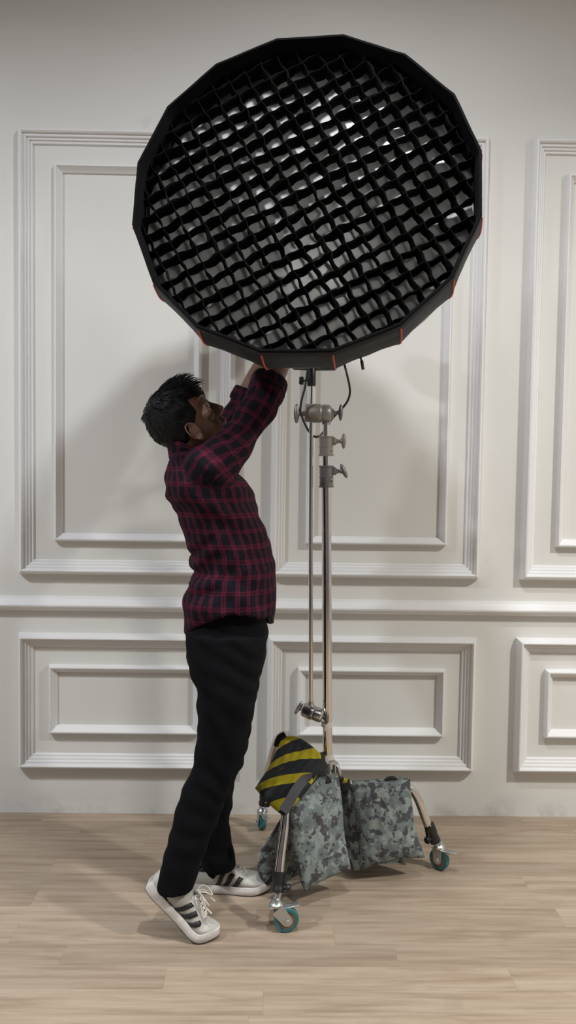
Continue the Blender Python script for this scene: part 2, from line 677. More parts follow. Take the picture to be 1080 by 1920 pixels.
# ------------------------------------------------------------------ studio lamp behind the softbox
PY = 2.61
piv = SB_C + ax_ * ((PY - SB_C.y) / ax_.y)
sl = thing('studio_light', 'black studio lamp on a U bracket behind the softbox', 'lamp', at(584, 723, PY))
MB().lathe([(.02, .425), (.058, .426), (.062, .44), (.062, .50), (.055, .51), (.055, .60), (.058, .605), (.058, .66), (.05, .672), (.01, .673)], SB_C, ax_).build('lamp_housing', BLACKP, sl)
bl, br = at(543, 692, PY), at(626, 692, PY)
bz = (bl.z + br.z) / 2
x0, x1 = min(bl.x, piv.x - .072), max(br.x, piv.x + .072)
yk = catmull([(x0, PY, piv.z), (x0, PY, bz + .05), (x0 + .012, PY, bz + .006), (x0 + .03, PY, bz), (x1 - .03, PY, bz), (x1 - .012, PY, bz + .006), (x1, PY, bz + .05), (x1, PY, piv.z)], 5)
mb = MB().tube(yk, .0042, 8, flat=3.0, ref=(1, 0, 0))
for x in (x0, x1):
    mb.lathe([(.02, -.004), (.02, .004)], (x, PY, piv.z), (1, 0, 0), 20)
mb.lathe([(.009, -.012), (.009, .012)], (x0 + .006, PY, piv.z), (1, 0, 0), 12)
mb.lathe([(.009, -.012), (.009, .012)], (x1 - .006, PY, piv.z), (1, 0, 0), 12)
yo = mb.build('yoke', BLACKP, sl)
mb = MB().lathe([(.006, 0), (.006, .014), (.013, .016), (.013, .03), (.005, .032)], (x0 - .004, PY, piv.z), (-1, 0, 0), 16)
mb.tube([(x0 - .026, PY, piv.z), (x0 - .03, PY + .012, piv.z - .04), (x0 - .03, PY + .02, piv.z - .10)], [.007, .008, .010], 10)
mb.build('tilt_lever', BLACKP, yo)
c0 = at(584, 690, PY)
c1 = at(584, 724, PY)
mb = MB().lathe([(.0135, 0), (.0135, .001), (.014, .002), (.014, c0.z - c1.z + .002), (.012, c0.z - c1.z + .006)], (c1.x, PY, c1.z), (0, 0, 1), 20)
rc = mb.build('spigot_receiver', BLACKP, sl)
k0 = at(577, 714, PY)
MB().lathe([(.004, -.002), (.004, .013), (.0125, .0135), (.0135, .017), (.0135, .024), (.011, .028)], k0, (-1, 0, 0), 14).build('clamp_knob', BLACKP, rc)

# ------------------------------------------------------------------ rolling stand
colb, colt = at(614.5, 1455, PY), at(611.5, 800, PY)
CX = colb.x


def cpt(z):
    s = (z - colb.z) / (colt.z - colb.z)
    return Vector((lerp(colb.x, colt.x, s), PY, z))


def zz(py):
    return at(612, py, PY).z


st = thing('light_stand', 'tall chrome rolling light stand with three wheeled legs', 'light stand', (CX, PY, 0))
MB().tube([cpt(zz(1450)), cpt(zz(905))], .0158, 24).build('column', CHROME, st)
MB().tube([cpt(zz(905)), cpt(zz(840))], .0128, 20).build('riser', CHROME, st)
MB().tube([cpt(zz(840)), cpt(zz(790))], .0102, 20).build('riser', CHROME, st)


def tknob(mb, o, dirv, stem, h=.022, w=.008, r=.0055, zd=(0, 0, 1)):
    """stem and an oval wing on its end"""
    d = Vector(dirv).normalized()
    o = Vector(o)
    mb.lathe([(r * 1.5, -.004), (r * 1.5, stem * .35), (r, stem * .4), (r, stem * .62), (r * 1.35, stem * .65), (r * 1.7, stem)], o, d, 14)
    zv = Vector(zd).normalized()
    mb.ball(o + d * (stem + w * .6), (w, w * 1.25, h), 18, X=d - zv * d.dot(zv), Z=zv)


def collar(py0, py1, knob_py, tilt, mat_):
    z1, z0 = zz(py0), zz(py1)
    h = z1 - z0
    c = cpt(z0)
    mb = MB().lathe([(.013, 0), (.025, 0), (.025, .004), (.0225, .006), (.0225, h * .44), (.0236, h * .46), (.0236, h * .5), (.022, h * .52), (.0225, h - .006), (.025, h - .004), (.025, h), (.012, h)], c, (cpt(z1) - c), 28)
    kz = zz(knob_py)
    kp = cpt(kz)
    mb.lathe([(.013, .012), (.013, .030), (.010, .033)], kp, (1, -.1, .05), 14)
    mb.lathe([(.006, .0), (.006, .0245), (.004, .026)], kp + Vector((0, 0, -.028)), (.75, -.66, 0), 10)
    co = mb.build('collar', mat_, st)
    mk = MB()
    tknob(mk, kp + Vector((.030, -.003, .001)), (1, -.1, .05), .022, h=.0255, w=.008, zd=(tilt, 0, 1))
    mk.build('knob', mat_, co)


collar(818, 855, 828, 0.0, CASTW)
collar(873, 914, 884, -.45, CASTD)
for py in (1357, 1418):
    z = zz(py)
    mb = MB().lathe([(.016, -.008), (.0205, -.008), (.0205, .006), (.016, .006)], cpt(z), (0, 0, 1), 20)
    mb.box(cpt(z) + Vector((-.004, -.021, -.008)), (.012, .006, .02), bev=.001)
    mb.build('clip', WHITEP, st, label='small white plastic clip on the column')
# base casting with its lever
zb0, zb1 = zz(1500), zz(1424)
cb = cpt(zb0)
hb = zb1 - zb0
mb = MB().lathe([(.01, 0), (.023, 0), (.025, .006), (.025, .035), (.020, .04), (.0205, hb - .03), (.024, hb - .026), (.024, hb - .004), (.017, hb)], cb, (0, 0, 1), 28)
mb.box(cpt(zz(1437)) + Vector((.018, -.006, 0)), (.030, .03, .034), X=(1, -.4, 0), bev=.004)
base = mb.build('base_hub', ZINC, st)
mk = MB()
tknob(mk, cpt(zz(1440)) + Vector((.022, -.012, 0)), (.9, -.45, -.2), .012, h=.024, w=.0065, zd=(-.35, 0, 1))
mk.build('lever', CHROME2, base)


def wheel_parts(leg, c, axis, r, wd, stem_top, brake_dir):
    c = Vector(c)
    ax = Vector(axis).normalized()
    sd = Vector((0, 0, 1)).cross(ax).normalized()
    h = wd / 2
    MB().lathe([(r * .70, -h), (r * .93, -h), (r * .985, -h * .6), (r, 0), (r * .985, h * .6), (r * .93, h), (r * .70, h), (r * .70, -h)], c, ax, 40).build('tyre', RUBBER, leg)
    MB().lathe([(.003, -h * .96), (r * .40, -h * .96), (r * .44, -h * .80), (r * .66, -h * .82), (r * .72, -h * .98), (r * .72, h * .98), (r * .66, h * .82), (r * .44, h * .80), (r * .40, h * .96), (.003, h * .96)], c, ax, 32).build('wheel_hub', HUBM, leg)
    # fork: two cheeks, crown and axle nuts
    T = Vector(stem_top)
    mb = MB()
    for sgn in (-1, 1):
        o = ax * (sgn * (h + .003))
        ct = Vector((T.x, T.y, 0)) + Vector((0, 0, c.z + r * 1.02))
        ct = ct - ax * (ct - c).dot(ax)
        ct += ax * (c.dot(ax) - ct.dot(ax))
        pts = []
        for k in range(9):                    # round foot of the cheek about the axle
            a = -PI * k / 8
            dv = (ct - c)
            dn = dv.normalized()
            sv = ax.cross(dn)
            pts.append(c + (sv * math.cos(a) + dn * math.sin(a)) * r * .42)
        dn = (ct - c).normalized()
        sv = ax.cross(dn)
        pts += [ct - sv * .019, ct + sv * .019]
        for off2 in (0,):
            mb.loft([[p + o - ax * .0012 for p in pts], [p + o + ax * .0012 for p in pts]])
        mb.lathe([(.009, 0), (.009, .003), (.006, .0045), (.006, .008), (.002, .009)], c + o, ax * sgn, 12)
    top = Vector((T.x, T.y, c.z + r * 1.04))
    top = top - ax * (top - c).dot(ax) * .5
    mb.box(top, (.044, wd + .009, .004), X=sd, bev=.001)
    mb.lathe([(.017, -.001), (.02, .002), (.02, .008), (.014, .013), (.012, .02)], top, (0, 0, 1), 20)
    mb.tube([top, T], .009, 14)
    mb.build('caster_fork', ZINC, leg)
    b = Vector(brake_dir).normalized()
    mb = MB().box(top + b * .040 + Vector((0, 0, -.001)), (.052, .024, .0035), X=b + Vector((0, 0, .12)), bev=.001)
    mb.box(top + b * .022 + Vector((0, 0, -.008)), (.034, .012, .012), X=b, bev=.002)
    mb.build('brake_pedal', ZINC, leg)


def leg(path, clamp, knob_dir, low, c, axis, r, wd, bd):
    L = MB().tube(catmull(path, 8), .0142, 18).build('leg', CHROME, st)
    a, b = [Vector(p) for p in clamp]
    d = (b - a)
    mb = MB().lathe([(.0145, 0), (.0185, 0), (.0185, d.length * .45), (.0172, d.length * .5), (.0172, d.length * .75), (.0185, d.length * .8), (.0185, d.length), (.0145, d.length)], a, d, 20)
    kd = Vector(knob_dir).normalized()
    kb = a + d * .72
    mb.lathe([(.007, .012), (.007, .024), (.0115, .026), (.013, .031), (.010, .037)], kb, kd, 12)
    mb.box(kb + kd * .02 - d.normalized() * .02, (.008, .014, .035), X=kd, Z=d, bev=.002)
    mb.build('leg_clamp', BLACKP, L)
    MB().tube([b, low], .0112, 16).build('lower_tube', CHROME2, L)
    wheel_parts(L, c, axis, r, wd, low, bd)
    return L


hub = cpt(zz(1478))
# front leg
cA = at(537, 1723, 2.262)
rA = cA.z
leg([hub + Vector((-.012, -.02, 0)), hub + Vector((-.06, -.10, .0)), at(548, 1508, 2.425), at(537, 1520, 2.395), at(533.5, 1550, 2.372), at(527, 1600, 2.335), at(523, 1640, 2.305)],
    (at(523.5, 1634, 2.307), at(521.5, 1673, 2.285)), (1, -.35, 0), at(517.5, 1692, 2.272), cA, (.17, -1, 0), rA, .021, (1, .12, 0))
# right leg
cB = at(824, 1610, 2.632)
leg([hub + Vector((.02, 0, 0)), hub + Vector((.14, .003, .0)), at(752, 1474, 2.62), at(769, 1478, 2.622), at(783, 1497, 2.624), at(797, 1534, 2.626), at(808, 1562, 2.628)],
    (at(804, 1546, 2.627), at(816.5, 1578, 2.630)), (-.8, -.6, -.1), at(823, 1588, 2.632), cB, (-.72, -.70, 0), cB.z, .021, (.75, -.66, 0))
# back leg, set higher up
cC = at(490.5, 1538, 2.925)
leg([hub + Vector((-.01, .02, .03)), hub + Vector((-.06, .12, .06)), at(543, 1381, 2.80), at(524, 1382, 2.84), at(513, 1404, 2.865), at(502, 1452, 2.895), at(496, 1490, 2.91)],
    (at(496.5, 1486, 2.91), at(494, 1508, 2.917)), (.5, -1, 0), at(492.5, 1514, 2.92), cC, (.97, .24, 0), cC.z, .022, (.3, -1, 0))

# ------------------------------------------------------------------ grip arm and its heads
gh = thing('rod_clamp', 'grey grip head clamping the thin rod onto the top of the stand', 'clamp', at(597, 775, PY))
gx = lambda px: at(px, 775, PY)
o = gx(596)
q1 = (1, 0, -.03)
mb = MB().lathe([(.005, -.0425), (.026, -.0425), (.0295, -.038), (.0295, -.014), (.031, -.012), (.031, .001), (.0285, .003)], o, q1, 30)
mb.build('jaw_plate', CASTW, gh)
mb = MB().lathe([(.0285, .000), (.031, .002), (.031, .008), (.0285, .011), (.030, .018), (.030, .036), (.025, .042), (.018, .044), (.018, .05), (.01, .052)], o, q1, 30)
mb.lathe([(.0135, -.032), (.0135, .0)], o + Vector((.028, 0, -.004)), (0, 0, 1), 20)
mb.build('clamp_body', CAST, gh)
mk = MB()
tknob(mk, gx(572) + Vector((0, 0, -.001)), (-1, -.05, 0), .022, h=.0325, w=.0095, r=.006)
mk.build('knob', CAST, gh)
mk = MB()
tknob(mk, gx(624) + Vector((0, 0, .002)), (1, -.05, .03), .021, h=.027, w=.0075, r=.005)
mk.build('knob', CASTD, gh)

ga_ = thing('extension_rod', 'long thin chrome rod beside the stand column with a grip head on its end', 'rod', at(580, 1330, PY))
MB().tube([at(584.5, 716, PY), at(582.5, 1000, PY - .002), at(583, 1322, PY - .004)], .0071, 16).build('rod', CHROME, ga_)
o = at(583, 1335, PY - .004)
dv = Vector((.93, -.25, -.26)).normalized()
mb = MB().lathe([(.004, -.03), (.019, -.03), (.0235, -.024), (.0235, -.008), (.025, -.006), (.025, .008), (.022, .010), (.0235, .016), (.0235, .036), (.018, .042), (.004, .043)], o, dv, 28)
mb.lathe([(.0085, .0), (.0105, .010), (.0085, .032)], o + Vector((0, 0, .004)), (0, 0, 1), 14)
hd = mb.build('grip_head', CHROME2, ga_)
mk = MB()
tknob(mk, o - dv * .028, -dv, .010, h=.0255, w=.0085, r=.006, zd=(.6, 0, 1))
mk.build('knob', CHROME2, hd)
mk = MB()
tknob(mk, o + dv * .040, dv, .012, h=.02, w=.007, r=.005)
mk.build('knob', CASTD, hd)

# power cable
pc = [(646, 684, 2.60), (650, 700, 2.62), (655, 722, 2.64), (656, 738, 2.65), (651, 753, 2.655), (642, 765, 2.66), (630, 777, 2.66), (618, 791, 2.66), (608, 808, 2.655), (600, 817, 2.645),
      (591, 819, 2.635), (581, 811, 2.63), (572, 796, 2.60), (565, 778, 2.575), (563, 768, 2.57), (566, 748, 2.57), (571, 730, 2.575), (574, 712, 2.58), (576, 700, 2.585), (578, 682, 2.60)]
hs0 = SB_C + ax_ * .60 + Vector((.03, 0, -.045))
hs1 = SB_C + ax_ * .56 + Vector((-.02, 0, -.05))
pcb = MB().tube(catmull([hs0, hs0 + Vector((.03, .02, -.10))] + [at(*p) for p in pc] + [hs1 + Vector((-.01, 0, -.10)), hs1], 5), .0038, 8).build('power_cable', CABLE)
pcb['label'] = 'black power cable looping below the softbox around the grip head'
pcb['category'] = 'cable'


# ------------------------------------------------------------------ sandbags
def coons(top, right, bottom, left, nu, nv):
    """patch inside four pixel outlines (px, py, Y); top and bottom run left to right, the sides downwards"""
    def curve(pts, n):
        P = [at(*p) for p in pts]
        if len(P) > 2:
            P = catmull(P, 8)
        L = [0]
        for a, b in zip(P, P[1:]):
            L.append(L[-1] + (b - a).length)
        out = []
        for k in range(n + 1):
            t = L[-1] * k / n
            out.append(Vector([interp(t, L, [p[i] for p in P]) for i in range(3)]))
        return out
    T, B = curve(top, nu), curve(bottom, nu)
    Lf, Rg = curve(left, nv), curve(right, nv)
    G = []
    for j in range(nv + 1):
        v = j / nv
        row = []
        for i in range(nu + 1):
            u = i / nu
            p = T[i] * (1 - v) + B[i] * v + Lf[j] * (1 - u) + Rg[j] * u
            p -= T[0] * ((1 - u) * (1 - v)) + T[nu] * (u * (1 - v)) + B[0] * ((1 - u) * v) + B[nu] * (u * v)
            row.append(p)
        G.append(row)
    return G


def pouch(top, right, bottom, left, thick, wr=.006, seed=0, nu=44, nv=44, low=.35, nrm=None):
    """a filled cloth pouch: swollen between its sewn edges, heavier at the bottom"""
    G = coons(top, right, bottom, left, nu, nv)
    n = Vector(nrm).normalized() if nrm else (G[0][nu] - G[0][0]).cross(G[nv][0] - G[0][0]).normalized()
    if n.y > 0:
        n = -n
    mb = MB()
    idx = {}
    for side in (0, 1):
        for j in range(nv + 1):
            for i in range(nu + 1):
                edge = i in (0, nu) or j in (0, nv)
                if side and edge:
                    idx[(1, j, i)] = idx[(0, j, i)]
                    continue
                u, v = 2 * i / nu - 1, 2 * j / nv - 1
                f = (max(0, (1 - abs(u) ** 3.2)) * max(0, (1 - abs(v) ** 4))) ** .55
                f *= (1 - low) + low * (j / nv) ** .8 * 1.3
                p = G[j][i]
                q_ = p * 11 + Vector((seed, seed * 2, 0))
                wv = (noise.noise(q_ * 1.7) + .6 * noise.noise(q_ * 3.9)) * wr * f
                # creases running down from the top seam
                wv += math.sin(i * .9 + seed + noise.noise(q_) * 3) * wr * .5 * f * (1 - j / nv)
                off = n * (thick * f + wv) if not side else -n * (thick * f + wv * .6)
                idx[(side, j, i)] = len(mb.v)
                mb.v.append(p + off)
                mb.uv.append((i / nu, j / nv))
    for j in range(nv):
        for i in range(nu):
            mb.f.append((idx[0, j, i], idx[0, j + 1, i], idx[0, j + 1, i + 1], idx[0, j, i + 1]))
            mb.f.append((idx[1, j, i], idx[1, j, i + 1], idx[1, j + 1, i + 1], idx[1, j + 1, i]))
    return mb


def ribbon(pts, w, th, nrm_dir=(0, -1, 0), n=6):
    """flat strap along a path"""
    P = catmull(pts, n) if len(pts) > 2 else [Vector(p) for p in pts]
    rings = []
    for i, p in enumerate(P):
        t = (P[min(i + 1, len(P) - 1)] - P[max(0, i - 1)]).normalized()
        nd = Vector(nrm_dir)
        nd = (nd - t * nd.dot(t)).normalized()
        b = t.cross(nd)
        rings.append([p + b * w / 2 + nd * th / 2, p - b * w / 2 + nd * th / 2, p - b * w / 2 - nd * th / 2, p + b * w / 2 - nd * th / 2])
    return MB().loft(rings)


# camouflage bag over the front leg
b1 = thing('sandbag', 'grey camouflage sandbag hanging over the front leg, its pouch narrow at the top', 'sandbag', at(590, 1560, 2.45), 'camouflage sandbags on the stand legs')
pouch([(598, 1458, 2.50), (612, 1452, 2.52), (634, 1453, 2.55)], [(634, 1453, 2.55), (639, 1500, 2.52), (643, 1560, 2.49), (651, 1605, 2.47), (659, 1631, 2.46)],
      [(571, 1673, 2.38), (592, 1659, 2.415), (622, 1644, 2.44), (659, 1631, 2.46)], [(598, 1458, 2.50), (566, 1488, 2.435), (547, 1522, 2.385), (548, 1570, 2.385), (556, 1625, 2.385), (571, 1673, 2.38)],
      .036, wr=.007, seed=3).build('pouch', CAMO, b1, angle=180)
pouch([(548, 1500, 2.55), (562, 1492, 2.56)], [(562, 1492, 2.56), (566, 1560, 2.55), (560, 1640, 2.54)], [(503, 1661, 2.47), (530, 1655, 2.50), (560, 1640, 2.54)],
      [(548, 1500, 2.55), (517, 1552, 2.50), (490, 1595, 2.47), (486, 1635, 2.46), (503, 1661, 2.47)], .028, wr=.006, seed=8, nrm=(-.7, -.7, 0)).build('pouch', CAMO, b1, angle=180)
ribbon([at(556, 1500, 2.56), at(575, 1476, 2.52), at(600, 1462, 2.50), at(614, 1456, 2.51)], .05, .006, (0, -.4, 1)).build('strap', STRAP, b1)
ribbon([at(497, 1660, 2.47), at(508, 1648, 2.455), at(518, 1630, 2.45)], .012, .004, (0, -1, 0)).build('loop', STRAP, b1)

# camouflage bag over the right leg
b2 = thing('sandbag', 'grey camouflage sandbag hung squarely over the right leg of the stand', 'sandbag', at(715, 1540, 2.6), 'camouflage sandbags on the stand legs')
pouch([(656, 1470, 2.585), (710, 1466, 2.58), (769, 1461, 2.585)], [(769, 1461, 2.585), (773, 1510, 2.575), (781, 1560, 2.565), (797, 1608, 2.56)],
      [(676, 1632, 2.535), (705, 1622, 2.54), (748, 1612, 2.55), (797, 1608, 2.56)], [(656, 1470, 2.585), (664, 1520, 2.56), (672, 1580, 2.545), (676, 1632, 2.535)], .034, wr=.005, seed=5).build('pouch', CAMO, b2, angle=180)
pouch([(641, 1478, 2.60), (660, 1470, 2.585)], [(660, 1470, 2.585), (667, 1520, 2.56), (675, 1580, 2.55), (679, 1632, 2.535)], [(655, 1633, 2.56), (679, 1632, 2.535)],
      [(641, 1478, 2.60), (643, 1530, 2.60), (648, 1590, 2.585), (655, 1633, 2.56)], .012, wr=.005, seed=11, nu=18).build('gusset', CAMO, b2, angle=180)
pouch([(650, 1474, 2.655), (765, 1464, 2.655)], [(765, 1464, 2.655), (760, 1560, 2.69), (752, 1634, 2.69)], [(662, 1626, 2.68), (710, 1630, 2.69), (752, 1634, 2.69)],
      [(650, 1474, 2.655), (655, 1550, 2.68), (662, 1626, 2.68)], .03, wr=.005, seed=15).build('pouch', CAMO, b2, angle=180)
a, b = at(662, 1468, 2.62), at(764, 1461, 2.62)
MB().loft([[p + Vector((0, -.036, -.006)), p + Vector((0, 0, .004)), p + Vector((0, .036, -.006)), p + Vector((0, .036, -.010)), p + Vector((0, -.036, -.010))] for p in (a, b)]).build('saddle', CAMO, b2)
ribbon([at(722, 1465, 2.60), at(728, 1460, 2.60), at(738, 1458.5, 2.60), at(745, 1463, 2.60)], .02, .006, (0, 0, 1)).build('handle', STRAP, b2)
ribbon([at(633, 1474, 2.575), at(645, 1475, 2.57), at(657, 1473, 2.575)], .023, .005).build('strap', STRAP, b2)
ribbon([at(645, 1519, 2.572), at(662, 1518, 2.55)], .002, .002).build('seam', STRAP, b2)
mb = ribbon([at(628, 1487, 2.575), at(636, 1497, 2.575), at(644, 1506, 2.58)], .03, .006)
mb.build('strap', STRAP, b2)

# hazard-striped bag
hz = mat('yellow_black_striped_cloth', (.3, .25, .02), .75, spec=.25)
q = NT(hz)
sa = q.n('ShaderNodeAttribute', attribute_name='stripe').outputs['Fac']
wv = q.math('FRACT', sa)
q.base(q.mix(q.math('GREATER_THAN', wv, .60), (.016, .018, .020), (.36, .295, .012)))
q.bump(q.noise(q.obj(), 30, 4), .3, .01)
b3 = thing('sandbag', 'yellow and black striped sandbag lying over the legs left of the column', 'sandbag', at(545, 1450, 2.55))


def stripes_of(mb, ph):
    return [(.65 * u + v) / .42 + ph + noise.noise(p * 9) * .05 for (u, v), p in zip(mb.uv, mb.v)]


mb = pouch([(529, 1381, 2.66), (556, 1381, 2.65), (580, 1395, 2.60), (602, 1414, 2.56)], [(602, 1414, 2.56), (601, 1438, 2.53), (586, 1468, 2.46), (560, 1500, 2.40), (531, 1530, 2.37)],
           [(478, 1478, 2.52), (497, 1500, 2.45), (513, 1516, 2.41), (531, 1530, 2.37)], [(529, 1381, 2.66), (516, 1412, 2.63), (500, 1446, 2.58), (478, 1478, 2.52)], .024, wr=.004, seed=21, low=.2)
mb.build('pouch', hz, b3, angle=180, attrs={'stripe': stripes_of(mb, 2.324)})
mb = pouch([(630, 1452, 2.66), (656, 1462, 2.68)], [(656, 1462, 2.68), (652, 1510, 2.72), (650, 1560, 2.74)], [(610, 1560, 2.74), (650, 1560, 2.74)], [(630, 1452, 2.66), (618, 1510, 2.70), (610, 1560, 2.74)], .016, wr=.003, seed=25, nu=20, nv=24)
mb.build('pouch', hz, b3, angle=180, attrs={'stripe': stripes_of(mb, 2.68)})
ribbon([at(531, 1522, 2.345), at(541, 1506, 2.36), at(556, 1480, 2.385), at(570, 1463, 2.42), at(584, 1458, 2.47)], .030, .005, (-.2, -1, .2)).build('strap', STRAPG, b3)
ribbon([at(586, 1462, 2.47), at(600, 1450, 2.53), at(603, 1428, 2.58), at(598, 1412, 2.60)], .04, .006, (.4, -1, 0)).build('edge_strap', STRAP, b3)
mb = ribbon([at(519, 1400, 2.665), at(524, 1384, 2.67), at(535, 1377, 2.67)], .022, .008)
mb.build('loop', STRAP, b3)
mb = MB()
pts = [at(523, 1445, 2.555), at(532, 1437, 2.56), at(540, 1443, 2.555), at(532, 1453, 2.545)]
nn = Vector((-.15, -1, .35)).normalized() * .034
mb.loft([[p + nn for p in pts], [p + nn * 1.06 for p in pts]])
mb.build('patch', mat('faded_maroon_print', (.055, .028, .03), .8), b3, smooth=False)

# ------------------------------------------------------------------ person
PYB = 2.37                                     # the middle of the body
pr = thing('person', 'person in a dark plaid shirt and black trousers reaching up behind the softbox', 'person', at(400, 1700, PYB))
pr.location.z = 0
ORIGIN[pr] = Vector(pr.location)


def ell(c, a, b, n=36, p=2.0, fx=(1, 0, 0), fy=(0, 1, 0)):
    fx, fy = Vector(fx), Vector(fy)
    out = []
    for k in range(n):
        t = 2 * PI * k / n
        x, y = math.cos(t), math.sin(t)
        x = math.copysign(abs(x) ** (2 / p), x)
        y = math.copysign(abs(y) ** (2 / p), y)
        out.append(Vector(c) + fx * (a * x) + fy * (b * y))
    return out


# ---- head frame
TILT = math.radians(41)
HF = Vector((math.cos(TILT), 0.06, math.sin(TILT))).normalized()
HU = Vector((-math.sin(TILT), 0, math.cos(TILT)))
HU = (HU - HF * HU.dot(HF)).normalized()
HL = HU.cross(HF)                              # the far side (+y)
brow = at(386, 746, PYB)


def hp(x, y, z):
    return brow + HF * (x - .095) + HL * y + HU * z


SK = [(.092, .012, -.02, .014), (.090, .03, -.04, .030), (.082, .055, -.062, .050), (.065, .080, -.080, .064), (.04, .091, -.090, .072), (.015, .0945, -.092, .0755), (-.003, .0945, -.090, .0755), (-.016, .0885, -.088, .0745),
      (-.030, .0855, -.083, .072), (-.048, .0865, -.074, .069), (-.064, .0885, -.062, .064), (-.080, .090, -.046, .059), (-.094, .0875, -.03, .053), (-.104, .0885, -.018, .047), (-.114, .0835, -.006, .040), (-.121, .070, .01, .028), (-.124, .055, .03, .012)]


def head_ring(z, f, b, wd, grow=0.0, n=40):
    c, a = (f + b) / 2, (f - b) / 2 + grow
    out = []
    for k in range(n):
        t = 2 * PI * k / n
        x, y = math.cos(t), math.sin(t)
        nar = 1 - .17 * max(0, x) ** 1.5
        xx = math.copysign(abs(x) ** .88, x)
        out.append((c + a * xx, (wd + grow) * y * nar, z))
    return out


body = MB()
body.loft([[hp(*p) for p in head_ring(*r)] for r in SK])
# nose
NO = [(-.004, .086, .008, .007), (-.016, .088, .010, .0075), (-.030, .092, .0155, .0095), (-.043, .095, .021, .0125), (-.052, .0965, .0232, .0155), (-.058, .095, .0215, .0165), (-.064, .090, .015, .0130), (-.068, .087, .006, .008)]
body.loft([[hp(c + a * math.cos(2 * PI * k / 16), b * math.sin(2 * PI * k / 16) * (1 - .25 * math.cos(2 * PI * k / 16)), z) for k in range(16)] for z, c, a, b in NO])
for s in (-1, 1):
    body.ball(hp(.098, s * .0125, -.0585), (.009, .0065, .0065), 12, X=HF, Z=HU)      # nostril wings
    body.ball(hp(.083, s * .034, .004), (.011, .026, .008), 14, X=HF, Z=HU)           # brow ridges
    body.ball(hp(.070, s * .047, -.046), (.016, .016, .018), 14, X=HF, Z=HU)          # cheekbones
    # eyelids around the eyeball
    body.ball(hp(.0755, s * .032, -.0225), (.0115, .0165, .0105), 14, X=HF, Z=HU)
    # ears
    ec = hp(.004, s * .0755, -.062)
    eb = HL * s * .45 - HF * 1.0
    eb.normalize()
    rim_ = []
    for k in range(22):
        a = 2 * PI * k / 22
        rx = .0165 * (1 + .12 * math.sin(a))
        rim_.append(ec + HU * (.030 * math.sin(a) - .001) + eb * (rx * math.cos(a) + .003 * math.sin(a)) + HL * s * (.006 + .009 * (math.cos(a) > -.2) * (.5 + .5 * math.cos(a))))
    body.tube(rim_ + rim_[:2], .0040, 8)
    body.ball(ec + HL * s * .003 + eb * .001, (.013, .005, .025), 14, X=eb, Z=HU)
    body.ball(ec - HU * .026 + HL * s * .006 - eb * .006, (.0085, .005, .010), 12, X=eb, Z=HU)
    body.ball(ec - eb * .012 + HL * s * .006 - HU * .006, (.005, .004, .007), 10, X=eb, Z=HU)
# lips
body.ball(hp(.0925, 0, -.0785), (.0085, .021, .0052), 16, X=HF, Z=HU)
body.ball(hp(.0905, 0, -.0885), (.0085, .018, .0055), 16, X=HF, Z=HU)
body.ball(hp(.082, 0, -.108), (.012, .018, .011), 14, X=HF, Z=HU)

# ---- neck, trunk and limbs (mostly covered by the clothes)
nb = at(352, 880, PYB)
body.tube([hp(-.018, 0, -.03), hp(-.022, 0, -.085), at(352, 838, PYB), nb, at(372, 930, PYB)], [.056, .054, .050, .050, .055], 24)
TOR = [(880, 330, 400, .12), (915, 330, 445, .165), (960, 350, 470, .150), (1010, 362, 485, .140), (1060, 374, 492, .132), (1110, 366, 496, .145), (1160, 362, 494, .155), (1200, 368, 490, .15)]


def trunk_ring(py, bx, fx, hw, Y=PYB, n=36, p=2.3):
    a, b = at(bx, py, Y), at(fx, py, Y)
    return ell((a + b) / 2, (b.x - a.x) / 2, hw, n, p)


body.loft([trunk_ring(*t) for t in TOR])
NL = dict(hipY=2.285, footY=2.235)             # near leg
near_axis = [(432, 1200, 2.29), (423, 1330, 2.285), (408, 1430, 2.28), (375, 1530, 2.26), (334, 1625, 2.245), (318, 1664, 2.238)]
far_axis = [(428, 1200, 2.45), (432, 1330, 2.455), (418, 1430, 2.465), (402, 1520, 2.475), (403, 1600, 2.485), (402, 1628, 2.487)]
for axs in (near_axis, far_axis):
    body.tube([at(*p) for p in axs], [.070, .056, .044, .040, .028, .023], 20)
near_toe = [at(318, 1664, 2.238), at(322, 1684, 2.236), at(352, 1722, 2.234), at(386, 1745, 2.233)]
far_toe = [at(402, 1628, 2.487), at(406, 1640, 2.487), at(448, 1646, 2.488), at(480, 1655, 2.488)]
for tt in (near_toe, far_toe):
    body.tube(tt, [.024, .018, .014, .011], 14)

# arms
near_arm = [at(392, 885, 2.235), at(431, 842, 2.25), at(457, 806, 2.275), at(492, 752, 2.315), at(503, 722, 2.375), at(516, 690, 2.43)]
n_el, n_c = near_arm[3], near_arm[5]
n_wr = n_c + (n_c - near_arm[4]).normalized() * .115 + Vector((.006, .0, .01))
body.tube(catmull(near_arm + [n_wr], 4), [lerp(.052, .040, i / 12) for i in range(13)] + [lerp(.042, .040, i / 7) for i in range(8)] + [lerp(.039, .026, i / 3) for i in range(4)], 18)
far_arm = [at(388, 880, 2.53), at(418, 835, 2.565), at(440, 795, 2.60), at(459, 757, 2.625), at(478, 718, 2.64), at(500, 680, 2.655)]
f_wr = far_arm[5] + (far_arm[5] - far_arm[4]).normalized() * .095 + Vector((0, -.01, .01))
body.tube(catmull(far_arm + [f_wr], 4), [lerp(.050, .039, i / 12) for i in range(13)] + [lerp(.039, .037, i / 7) for i in range(8)] + [lerp(.036, .026, i / 3) for i in range(4)], 18)


